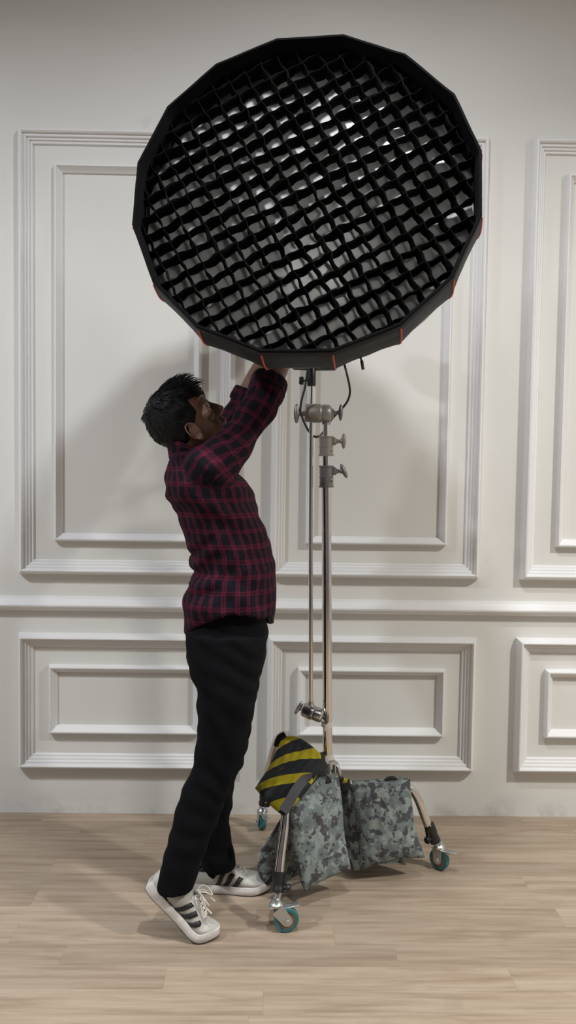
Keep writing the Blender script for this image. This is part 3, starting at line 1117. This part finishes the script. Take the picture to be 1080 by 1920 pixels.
def hand(wrist, d, palm_n, thumb, curl):
    """palm, four curled fingers and a thumb; d: wrist to knuckles, palm_n: out of the palm, thumb: towards the thumb side"""
    d = Vector(d).normalized()
    pn = Vector(palm_n)
    pn = (pn - d * pn.dot(d)).normalized()
    th = Vector(thumb)
    th = (th - d * th.dot(d) - pn * th.dot(pn)).normalized()
    w0 = Vector(wrist)
    rings = []
    for s, hw, ht in ((-.012, .026, .021), (.012, .030, .018), (.04, .038, .0155), (.07, .042, .0135), (.088, .041, .0115), (.096, .036, .008)):
        rings.append(ell(w0 + d * s, hw, ht, 20, 2.5, th, pn))
    body.loft(rings)
    ends = []
    for i, (off, L, r) in enumerate(((.030, .068, .0088), (.010, .076, .0092), (-.011, .070, .0088), (-.031, .056, .0078))):
        p = w0 + d * (.084 - abs(off - .005) * .12) + th * off
        ang = 0
        pts = [p - d * .012, p]
        for seg, c in zip((.44, .32, .24), curl):
            ang += c
            dirn = d * math.cos(ang) + pn * math.sin(ang) + th * (off * 1.2)
            p = p + dirn.normalized() * (L * seg)
            pts.append(p)
        body.tube(catmull(pts, 4), [r * 1.05] * 9 + [r * .98] * 4 + [r * .92] * 3 + [r * .7], 10)
    t0 = w0 + d * .022 + th * .026
    pts = [t0 - th * .012, t0 + th * .014 + d * .018 + pn * .006, t0 + th * .022 + d * .046 + pn * .020, t0 + th * .014 + d * .064 + pn * .034]
    body.tube(catmull(pts, 4), [lerp(.0125, .008, i / 12) for i in range(13)], 10)


# near hand closes on the left arm of the lamp bracket, far hand on the tilt lever
tgt = Vector((x0, PY, n_wr.z + .05))
dn_ = (tgt + Vector((-.028, -.035, .01)) - n_wr)
hand(n_wr, dn_, (1, .25, 0), (0, .6, 1), (.75, .95, .7))
tg2 = Vector((x0 - .03, PY + .02, f_wr.z + .075))
dn2 = (tg2 + Vector((-.03, .03, .0)) - f_wr)
hand(f_wr, dn2, (1, -.35, 0), (0, -.6, 1), (.7, .95, .7))
bd = remesh(body, .0042, 4, .5)
lip = []
for v in bd.v:
    r = v - brow
    x, y, z = r.dot(HF) + .095, r.dot(HL), r.dot(HU)
    u1 = math.hypot(y / .0225, (z + .0832) / .0105)
    lip.append(smoothstep(1.1, .8, u1) if x > .07 else 0)
bodo = bd.build('body', SKIN, pr, angle=180, attrs={'lip': lip})

for s in (-1, 1):
    e = MB().ball(hp(.0795, s * .032, -.0225), .0105, 16, X=HF, Z=HU).build('eye', EYEW, pr)
    MB().lathe([(.0001, .0088), (.0036, .0104), (.0050, .0098), (.0054, .0085)], hp(.0795, s * .032, -.0225), HF + HU * .1, 14).build('iris', EYEB, e)
    mbb = MB()
    for k in range(26):
        t = k / 25
        y = s * lerp(.014, .050, t)
        p = hp(lerp(.0965, .078, t ** 1.6), y, .004 + .006 * math.sin(PI * t * .8))
        d_ = (HL * s * 1.0 + HU * .5 - HF * .3 * t).normalized()
        mbb.tube([p, p + d_ * .006 + HF * .001, p + d_ * .011], [.0012, .001, .0003], 5)
    mbb.build('eyebrow', HAIR, pr)

# ---- hair: a thick cap over the skull, locks over it
hs_ = MB()
RN = 72
hr = []
ZS = np.linspace(.090, -.085, 44)
sz = [r[0] for r in SK][::-1]
for zi, z in enumerate([.0915] + list(ZS)):
    f_, b_, w_ = [interp(z, sz, [r[i] for r in SK][::-1]) for i in (1, 2, 3)]
    ring = []
    for (x, y, zq) in head_ring(z, f_, b_, w_, 0, RN):
        side = abs(y) / .07
        # hair line: forehead in the middle, temples further back, above the ear, then the nape
        lim_f = .012 + .012 * side
        m1 = smoothstep(lim_f - .012, lim_f + .010, z)                       # the top
        xl = .046 if z > -.02 else lerp(.040, .018, smoothstep(-.02, -.052, z))
        if z < -.034:
            xl = min(xl, lerp(.036, -.018, smoothstep(-.046, -.060, z)))
        m2 = smoothstep(xl + .008, xl - .008, x) * smoothstep(-.080, -.062, z)
        k = max(m1, m2)
        thick = .0075 + .011 * smoothstep(.02, .075, z) * smoothstep(-.02, .07, x) 
        nn = noise.noise(Vector((x, y, z)) * 38) * .0035 + noise.noise(Vector((x * 40, y * 90, z * 40))) * .0022
        n_ = Vector(((x - (f_ + b_) / 2) / .095, y / .075, max(0, z - .0) / .075 * 1.1 if z > 0 else (z) / .15)).normalized()
        q_ = Vector((x, y, z)) + n_ * (lerp(-.006, thick, k) + nn * k)
        ring.append(hp(*q_))
    hr.append(ring)
hs_.loft(hr)
hair = remesh(hs_, .0035, 1, .4)
ho = hair.build('hair', HAIR, pr, angle=180)
bv = BVHTree.FromPolygons(hair.v, hair.f)
lk = MB()
rnd = random.Random(3)
for i in range(1500):
    th_, ph_ = rnd.uniform(-PI, PI), rnd.uniform(-.25, 1.5)
    dr = Vector((math.cos(th_) * math.cos(ph_), math.sin(th_) * math.cos(ph_), math.sin(ph_)))
    p = hp(.0 + dr.x * .2, dr.y * .2, .0 + dr.z * .2)
    cen = hp(0, 0, 0)
    h_ = bv.ray_cast(p, (cen - p).normalized())
    if h_[0] is None:
        continue
    r = h_[0] - brow
    lx, ly, lz = r.dot(HF) + .095, r.dot(HL), r.dot(HU)
    if lz < .018 and lx > .035:
        continue
    nrm = h_[1]
    crown = hp(-.055, 0, .09)
    flow = (h_[0] - crown)
    flow = flow - nrm * flow.dot(nrm)
    if flow.length < .005:
        continue
    flow.normalize()
    if lz > .05 and lx > .0:
        flow = (flow + HF * .8 + HU * .25).normalized()
    jit = Vector((rnd.gauss(0, .25), rnd.gauss(0, .25), rnd.gauss(0, .25)))
    L = rnd.uniform(.018, .034) if lz > .05 and lx > -.05 else rnd.uniform(.010, .018)
    lift = rnd.uniform(.0002, .0022) * (1.8 if lz > .06 and lx > -.03 else 1)
    pts = [h_[0] - nrm * .003, h_[0] + flow * L * .4 + nrm * lift + jit * .002, h_[0] + flow * L + nrm * lift * .7 + jit * .005]
    lk.tube(pts, [.0014, .0011, .0002], 4)
lk.build('hair_locks', HAIR, ho)

# ---- shirt
BK = [(846, 334), (860, 322), (875, 315), (892, 313), (908, 313), (921, 310), (930, 313), (945, 326), (963, 336), (990, 345), (1015, 352), (1034, 357.5), (1048, 355), (1060, 360), (1068, 364.5), (1078, 359), (1090, 354), (1110, 352), (1133, 346.5), (1155, 346.5), (1190, 349)]
FR = [(846, 378), (860, 395), (875, 430), (892, 452), (908, 467), (921, 473), (945, 479), (963, 487), (990, 495), (1015, 504), (1034, 509), (1053, 513), (1090, 514.5), (1120, 517), (1155, 518), (1190, 518)]
HW = [(846, .070), (856, .10), (868, .155), (885, .188), (905, .198), (930, .196), (960, .185), (1000, .172), (1050, .165), (1100, .172), (1150, .182), (1190, .186)]


def prof(tab, y):
    return interp(y, [t[0] for t in tab], [t[1] for t in tab])


shirt = MB()
rings, uvs = [], []
NRING, NR = 58, 56
for i in range(NRING):
    py = lerp(846, 1190, i / (NRING - 1))
    a, b = at(prof(BK, py), py, PYB), at(prof(FR, py), py, PYB)
    hw = prof(HW, py)
    ring, uvr = [], []
    c, ax2 = (a + b) / 2, (b.x - a.x) / 2
    for k in range(NR):
        t = 2 * PI * k / NR
        x, y = math.cos(t), math.sin(t)
        xx = math.copysign(abs(x) ** .88, x)
        yy = math.copysign(abs(y) ** .88, y)
        p = Vector((c.x + ax2 * xx, c.y + hw * yy, c.z))
        # curved hem: high at the sides, long at back and front
        k_h = smoothstep(1060, 1190, py)
        hem = lerp(1134, 1186 if x < 0 else 1152, abs(x) ** 1.3)
        hz_ = at(430, hem, PYB).z
        p.z = lerp(p.z, lerp(at(430, 1060, PYB).z, hz_, (py - 1060) / 130), 1.0) if py > 1060 else p.z
        ring.append(p)
        ang = abs(math.atan2(math.sin(t), math.cos(t)))
        uvr.append((ang / PI * .50, 1.25 - p.z + .0))
    rings.append(ring)
    uvs.append(uvr)
for sc, lift in ((.965, .004), (.93, .02), (.90, .11)):
    ring = []
    for k, p in enumerate(rings[NRING - 1]):
        cx = sum(q_.x for q_ in rings[NRING - 1]) / NR
        ring.append(Vector((lerp(cx, p.x, sc), lerp(PYB, p.y, sc), p.z + lift if lift < .1 else at(430, 1085, PYB).z)))
    rings.append(ring)
    uvs.append(uvs[NRING - 1])
shirt.loft(rings, uvs=uvs)


def sleeve(pts, rad, cuff):
    P = catmull(pts, 5)
    n = len(P)
    rr = [interp(i, np.linspace(0, n - 1, len(rad)), rad) for i in range(n)]
    shirt.tube(P, rr, 24, uvlen=True, ref=(-.7, 0, .7))


ns = near_arm[:5]
ns_end = near_arm[4] + (near_arm[5] - near_arm[4]) * .06
sleeve([at(372, 905, 2.26), at(395, 876, 2.225), near_arm[1], near_arm[2], near_arm[3], ns_end], [.055, .075, .058, .047, .051, .052], True)
fs_end = far_arm[3] + (far_arm[4] - far_arm[3]) * .35
sleeve([at(380, 905, 2.48), at(392, 872, 2.52), far_arm[1], far_arm[2], far_arm[3], fs_end], [.055, .078, .062, .052, .050, .050], True)
sh2 = remesh(shirt, .0062, 4, .5)
transfer_uv(shirt, sh2)
ns_ = normals(sh2)
zt = at(430, 1190, PYB).z
for i, v in enumerate(sh2.v):
    p = v
    # soft folds: diagonal pulls across the back, gathers at the waist, creases up the sleeves
    w1 = math.sin((p.x * .55 + p.z * .9) * 62 + noise.noise(p * 7) * 4.0 + p.y * 9)
    w2 = noise.noise(Vector((p.x * 16, p.y * 10, p.z * 9)) + Vector((4, 2, 7)))
    w3 = math.sin((p.z * 1.0 - p.x * .9) * 85 + noise.noise(p * 9 + Vector((1, 5, 3))) * 4.5)
    waist = math.exp(-((p.z - at(400, 1065, PYB).z) / .075) ** 2) * smoothstep(-.10, -.22, p.x)
    sh2.v[i] = p + ns_[i] * (w1 * .0028 + w2 * .0065 + w3 * (.0012 + .0055 * waist) + .002)
so = sh2.build('shirt', PLAID, pr, uv=True, angle=180)
so['label'] = 'dark red and black plaid shirt with rolled sleeves'
# rolled cuffs


def cuff(p0, p1, r0, r1, seed):
    d = (p1 - p0)
    L = d.length
    mb = MB()
    ax = d.normalized()
    h = Vector((-.7, 0, .7))
    a = (h - ax * h.dot(ax)).normalized()
    b = ax.cross(a)
    rings, uvs = [], []
    for s, r in ((-.02, r0 * .93), (0.0, r0 * 1.02), (.25, r0 * 1.07), (.5, r0 * 1.05), (.75, lerp(r0, r1, .8) * 1.07), (1, r1 * 1.04), (1.05, r1 * .97), (.9, r1 * .93), (.5, r1 * .92)):
        ring, uvr = [], []
        for k in range(28):
            t = 2 * PI * k / 28
            w_ = 1 + .05 * math.sin(3 * t + seed) + .03 * noise.noise(Vector((math.cos(t) * 2, math.sin(t) * 2, s * 3 + seed)))
            ring.append(p0 + ax * (s * L + .004 * math.sin(2 * t + seed)) + (a * math.cos(t) + b * math.sin(t)) * (r * w_))
            uvr.append((abs((2 * k / 28 + 1) % 2 - 1) * PI * r, s * L + .013))
        rings.append(ring)
        uvs.append(uvr)
    mb.loft(rings, cap=(False, False), uvs=uvs)
    mb.build('cuff', PLAID, so, uv=True, angle=180)


d_ = (near_arm[4] - near_arm[3]).normalized()
cuff(at(496, 744, 2.33), ns_end + d_ * .002, .0515, .0525, 1.0)
cuff(far_arm[3] + (far_arm[2] - far_arm[3]).normalized() * .004, fs_end + (fs_end - far_arm[3]).normalized() * .012, .0515, .050, 2.3)
# collar
cb_ = [(327, 838, .058), (326, 850, .066), (327, 858, .072)]
rings, uvs = [], []
for j, (grow, dz) in enumerate(((-.002, -.040), (.004, .0), (.005, .012), (.004, .024), (-.001, .0245), (-.002, .01))):
    ring, uvr = [], []
    c = at(349, 849, PYB)
    for k in range(36):
        t = 2 * PI * k / 36
        x, y = math.cos(t), math.sin(t)
        ring.append(c + Vector(((.052 + grow) * x + (.010 if x > 0 else 0) * x, (.068 + grow) * y, dz - .020 * x * 1.0 + .002)))
        uvr.append((abs((2 * k / 36 + 1) % 2 - 1) * .2, dz + .02))
    rings.append(ring)
    uvs.append(uvr)
MB().loft(rings, cap=(False, False), uvs=uvs).build('collar', PLAID, so, uv=True, angle=180)

# ---- trousers
tr = MB()
NB = [(1130, 356), (1180, 351), (1225, 351), (1250, 354), (1268, 358), (1280, 366), (1292, 370), (1305, 371), (1320, 369), (1338, 372), (1352, 371.5), (1372, 372), (1395, 368), (1415, 365), (1430, 365), (1445, 357), (1460, 350), (1480, 341), (1520, 329), (1560, 320), (1600, 309), (1630, 301), (1652, 297), (1664, 297)]
NF = [(1130, 500), (1180, 500), (1225, 497), (1270, 486), (1320, 478), (1370, 468), (1420, 456), (1440, 448), (1470, 436), (1500, 425), (1540, 410), (1580, 392), (1620, 375), (1664, 363)]
FB = [(1180, 372), (1250, 372), (1320, 374), (1380, 378), (1430, 374), (1480, 368), (1530, 366), (1570, 370), (1600, 374), (1616, 379)]
FFr = [(1180, 503), (1225, 499), (1270, 487), (1330, 478), (1380, 470), (1420, 458.5), (1433, 456), (1450, 447), (1467, 438.5), (1490, 438), (1520, 434), (1548, 428.5), (1570, 434), (1590, 439), (1616, 442)]
for bk, fr, y0, y1, Ya, Yb, hwt in ((NB, NF, 1185, 1664, 2.285, 2.24, [(1185, .098), (1300, .098), (1430, .074), (1560, .066), (1664, .064)]), (FB, FFr, 1185, 1622, 2.455, 2.487, [(1185, .098), (1300, .098), (1430, .074), (1560, .066), (1618, .068)])):
    rings = []
    for i in range(60):
        py = lerp(y0, y1, i / 59)
        Y = lerp(Ya, Yb, (py - y0) / (y1 - y0))
        a, b = at(prof(bk, py), py, Y), at(prof(fr, py), py, Y)
        rings.append(ell((a + b) / 2, (b.x - a.x) / 2, prof(hwt, py), 32, 2.2))
    tr.loft(rings)
rings = []
for i in range(14):
    py = lerp(1125, 1235, i / 13)
    a, b = at(prof(NB, py), py, PYB), at(prof(FFr if py > 1180 else [(1100, 502), (1180, 503)], py), py, PYB)
    rings.append(ell((a + b) / 2, (b.x - a.x) / 2, lerp(.155, .175, i / 13), 36, 2.5))
tr.loft(rings)
tr2 = remesh(tr, .0066, 4, .5)
nt_ = normals(tr2)
for i, v in enumerate(tr2.v):
    p = v
    back = smoothstep(.02, -.10, p.x + (p.z - .6) * -.12 + .12)
    w1 = math.sin((p.z * 1.0 + p.x * .7) * 78 + noise.noise(p * 8) * 4)
    w2 = noise.noise(Vector((p.x * 14, p.y * 14, p.z * 6)))
    tr2.v[i] = p + nt_[i] * (w1 * .0022 * (1 - .3 * back) + w2 * .006)
to = tr2.build('trousers', TROUS, pr, angle=180)
# belt end below the shirt front
MB().box(at(507, 1158, PYB), (.022, .05, .03), bev=.004).build('belt', BLACKP, pr)


# ---- socks
for axs, nm in ((near_axis, near_toe), (far_axis, far_toe)):
    a_, b_ = at(*axs[-2]), at(*axs[-1])
    MB().tube(catmull([a_, b_, nm[1], nm[2]], 5), [lerp(.036, .0285, i / 5) if i < 6 else lerp(.0275, .016, (i - 6) / 9) for i in range(16)], 18).build('sock', TROUS, pr)

# ---- shoes
def shoe(name, toe, fwd_dir, bend, length, side):
    """toe: floor point under the tip, fwd_dir: heading, bend: how far the heel is lifted (radians)"""
    fd = Vector(fwd_dir).normalized()
    sd = Vector((0, 0, 1)).cross(fd)             # towards the left foot side
    L = length
    ball = .70 * L

    def tf(s, y, z):
        """along the foot from the heel, sideways, height; lifts the heel about the ball of the foot"""
        u = s - ball
        if bend and u < .035:
            r = .055                              # soft hinge
            arc = min(bend, max(0, (.035 - u) / r) * 1.0)
            # hinge centre above the floor
            c = Vector((.035, 0, r))
            t = arc
            base = Vector((c.x - r * math.sin(t), 0, c.z - r * math.cos(t)))
            dirb = Vector((-math.cos(t), 0, math.sin(t)))
            left = max(0, (.035 - u) - r * t)
            nrm = Vector((math.sin(t), 0, math.cos(t)))
            q_ = base + dirb * left + nrm * z
            u, zz_ = q_.x, q_.z
        else:
            zz_ = z
        return Vector(toe) + fd * (u + ball - L) + sd * y + Vector((0, 0, zz_))
    W = [(0, .020), (.006, .027), (.03, .033), (.09, .034), (.14, .0375), (.19, .0455), (.225, .0455), (.245, .040), (.262, .0305), (.274, .020), (.280, .011), (.283, .002)]
    W = [(a * L / .283, b) for a, b in W]
    ins = lambda s: .004 * math.sin(PI * s / L)

    def wid(s):
        return interp(s, [a for a, _ in W], [b for _, b in W])
    H = [(0, .066), (.01, .074), (.04, .070), (.075, .066), (.11, .083), (.135, .084), (.165, .071), (.20, .056), (.235, .049), (.262, .042), (.278, .032), (.283, .026)]
    H = [(a * L / .283, b) for a, b in H]
    up_h = lambda s: interp(s, [a for a, _ in H], [b for _, b in H])
    root = MB()
    rings = []
    SS = [0, .003, .010] + list(np.linspace(.02, L - .02, 34)) + [L - .01, L - .004, L]
    for s in SS:
        w_, h_ = wid(s) * .965, up_h(s)
        z0 = .018
        ring = []
        for k in range(28):
            t = 2 * PI * k / 28
            x, z = math.cos(t), math.sin(t)
            xx = math.copysign(abs(x) ** .75, x)
            taper = 1 - (.36 if s > .11 * L / .283 else .16) * max(0, z) ** 1.6 * (1 if s < .19 * L / .283 else .8)
            ring.append(tf(s, w_ * xx * taper + ins(s), z0 + (h_ - z0) * (.5 + .5 * math.copysign(abs(z) ** .8, z))))
        rings.append(ring)
    root.loft(rings)
    so_ = root.build(name, SHOE, pr, angle=70)
    # midsole and outsole
    def sole(zb, zt, gw, nm, mt, ex=0):
        mb = MB()
        rings = []
        for s in SS:
            w_ = wid(s) + gw
            heel = .007 * smoothstep(.10, .0, s)
            top = zt + heel * ex - .005 * ex * smoothstep(L - .03, L, s)
            ring = []
            for yy, z in ((-.96, zb), (-1.02, zb + (top - zb) * .3), (-1.03, zb + (top - zb) * .65), (-.96, top), (.96, top), (1.03, zb + (top - zb) * .65), (1.02, zb + (top - zb) * .3), (.96, zb)):
                spring = .009 * smoothstep(L - .07, L, s) ** 1.5 + .004 * smoothstep(.04, 0, s)
                ring.append(tf(s, yy * w_ + ins(s), max(z + spring, z)))
            rings.append(ring)
        mb.loft(rings)
        return mb.build(nm, mt, so_, angle=50)
    sole(.003, .026, .003, 'sole', SOLE, 1)
    sole(.0, .0045, .0005, 'outsole', OUTSOLE, 0)

    def on(s, f, out=.0016):
        """point on the side of the upper: f 0 at the sole, 1 at the top"""
        w_, h_ = wid(s) * .965, up_h(s)
        t = -PI / 2 + f * PI
        z = math.sin(t)
        x = math.cos(t)
        xx = abs(x) ** .75
        taper = 1 - (.36 if s > .11 * L / .283 else .16) * max(0, z) ** 1.6 * (1 if s < .19 * L / .283 else .8)
        z0 = .018
        return tf(s, side * (w_ * xx * taper + out) + ins(s), z0 + (h_ - z0) * (.5 + .5 * math.copysign(abs(z) ** .8, z)))
    for k in range(3):
        s0 = (.098 + k * .0275) * L / .283
        mb = MB()
        rows = []
        for j in range(7):
            f = lerp(.22, .70, j / 6)
            sh_ = lerp(0, .026, j / 6)
            rows.append([on(s0 + sh_, f), on(s0 + sh_ + .007, f, .0022), on(s0 + sh_ + .0145, f)])
        vs = [p for r in rows for p in r]
        fs = []
        for j in range(6):
            for i in range(2):
                b_ = j * 3 + i
                fs.append((b_, b_ + 1, b_ + 4, b_ + 3))
        mb.add(vs, fs).build('side_stripe', STRIPE, so_, solid=.0014, off=0)
    # tongue guard with eyelets, laces and bow
    def topp(s, y, out=.002):
        w_ = wid(s) * .965
        h_ = up_h(s)
        x = max(-.99, min(.99, y / (w_ * .72)))
        return tf(s, y + ins(s), h_ - .018 * abs(x) ** 2.4 + out)
    mb = MB()
    for sg in (-1, 1):
        vs, fs = [], []
        for i in range(13):
            s = lerp(.118, .200, i / 12) * L / .283
            for yy in (.009, .015, .021):
                vs.append(topp(s, sg * yy, .0026))
        for i in range(12):
            for j in range(2):
                b_ = i * 3 + j
                fs.append((b_, b_ + 1, b_ + 4, b_ + 3))
        mb.add(vs, fs)
    vs, fs = [], []
    for i in range(3):
        s = lerp(.196, .205, i / 2) * L / .283
        for yy in (-.021, -.01, 0, .01, .021):
            vs.append(topp(s, yy, .0026))
    for i in range(2):
        for j in range(4):
            b_ = i * 5 + j
            fs.append((b_, b_ + 1, b_ + 6, b_ + 5))
    mb.add(vs, fs)
    mb.build('lace_guard', LACE, so_, solid=.002)
    mb = MB()
    for i in range(6):
        s = lerp(.124, .190, i / 5) * L / .283
        s2 = s + .010
        for sg in (-1, 1):
            mb.tube(catmull([topp(s, -sg * .017, .004), topp((s + s2) / 2, 0, .0085), topp(s2, sg * .017, .004)], 4), .0021, 6)
    k0_ = topp(.120 * L / .283, 0, .009)
    for sg in (-1, 1):
        v1 = sd * (sg * side) * -1
        lo_ = [k0_, k0_ + v1 * .02 + Vector((0, 0, .008)) + fd * .012, k0_ + v1 * .034 + fd * .03 + Vector((0, 0, -.006)), k0_ + v1 * .030 + fd * .042 + Vector((0, 0, -.024)), k0_ + v1 * .020 + fd * .028 + Vector((0, 0, -.014)), k0_ + fd * .004]
        mb.tube(catmull(lo_, 6), .0020, 6)
        en = [k0_, k0_ + v1 * .018 + fd * .018 + Vector((0, 0, -.004)), k0_ + v1 * .030 + fd * .034 + Vector((0, 0, -.030)), k0_ + v1 * .033 + fd * .05 + Vector((0, 0, -.046))]
        mb.tube(catmull(en, 5), .0020, 6)
    mb.ball(k0_, .005, 8)
    mb.build('laces', LACE, so_)
    # dark opening of the collar
    mb = MB()
    rings = []
    for q_, dz in ((1.0, .000), (.86, .002), (.6, -.002), (.02, -.004)):
        rings.append([tf(.052 * L / .283 + .043 * q_ * math.cos(2 * PI * k / 24), .023 * q_ * math.sin(2 * PI * k / 24) + ins(.05), .0712 + dz + .006 * (math.cos(2 * PI * k / 24) < -.4)) for k in range(24)])
    mb.loft(rings, cap=(False, True)).build('ankle_lining', STRIPE, so_, solid=.003)
    return so_


toe_n = at(412, 1752, 2.232)
toe_n.z = 0
shoe('shoe', toe_n, (1, -.06, 0), math.radians(44), .272, -1)
toe_f = at(508, 1663, 2.49)
toe_f.z = 0
shoe('shoe', toe_f, (1, -.02, 0), 0.0, .275, -1)
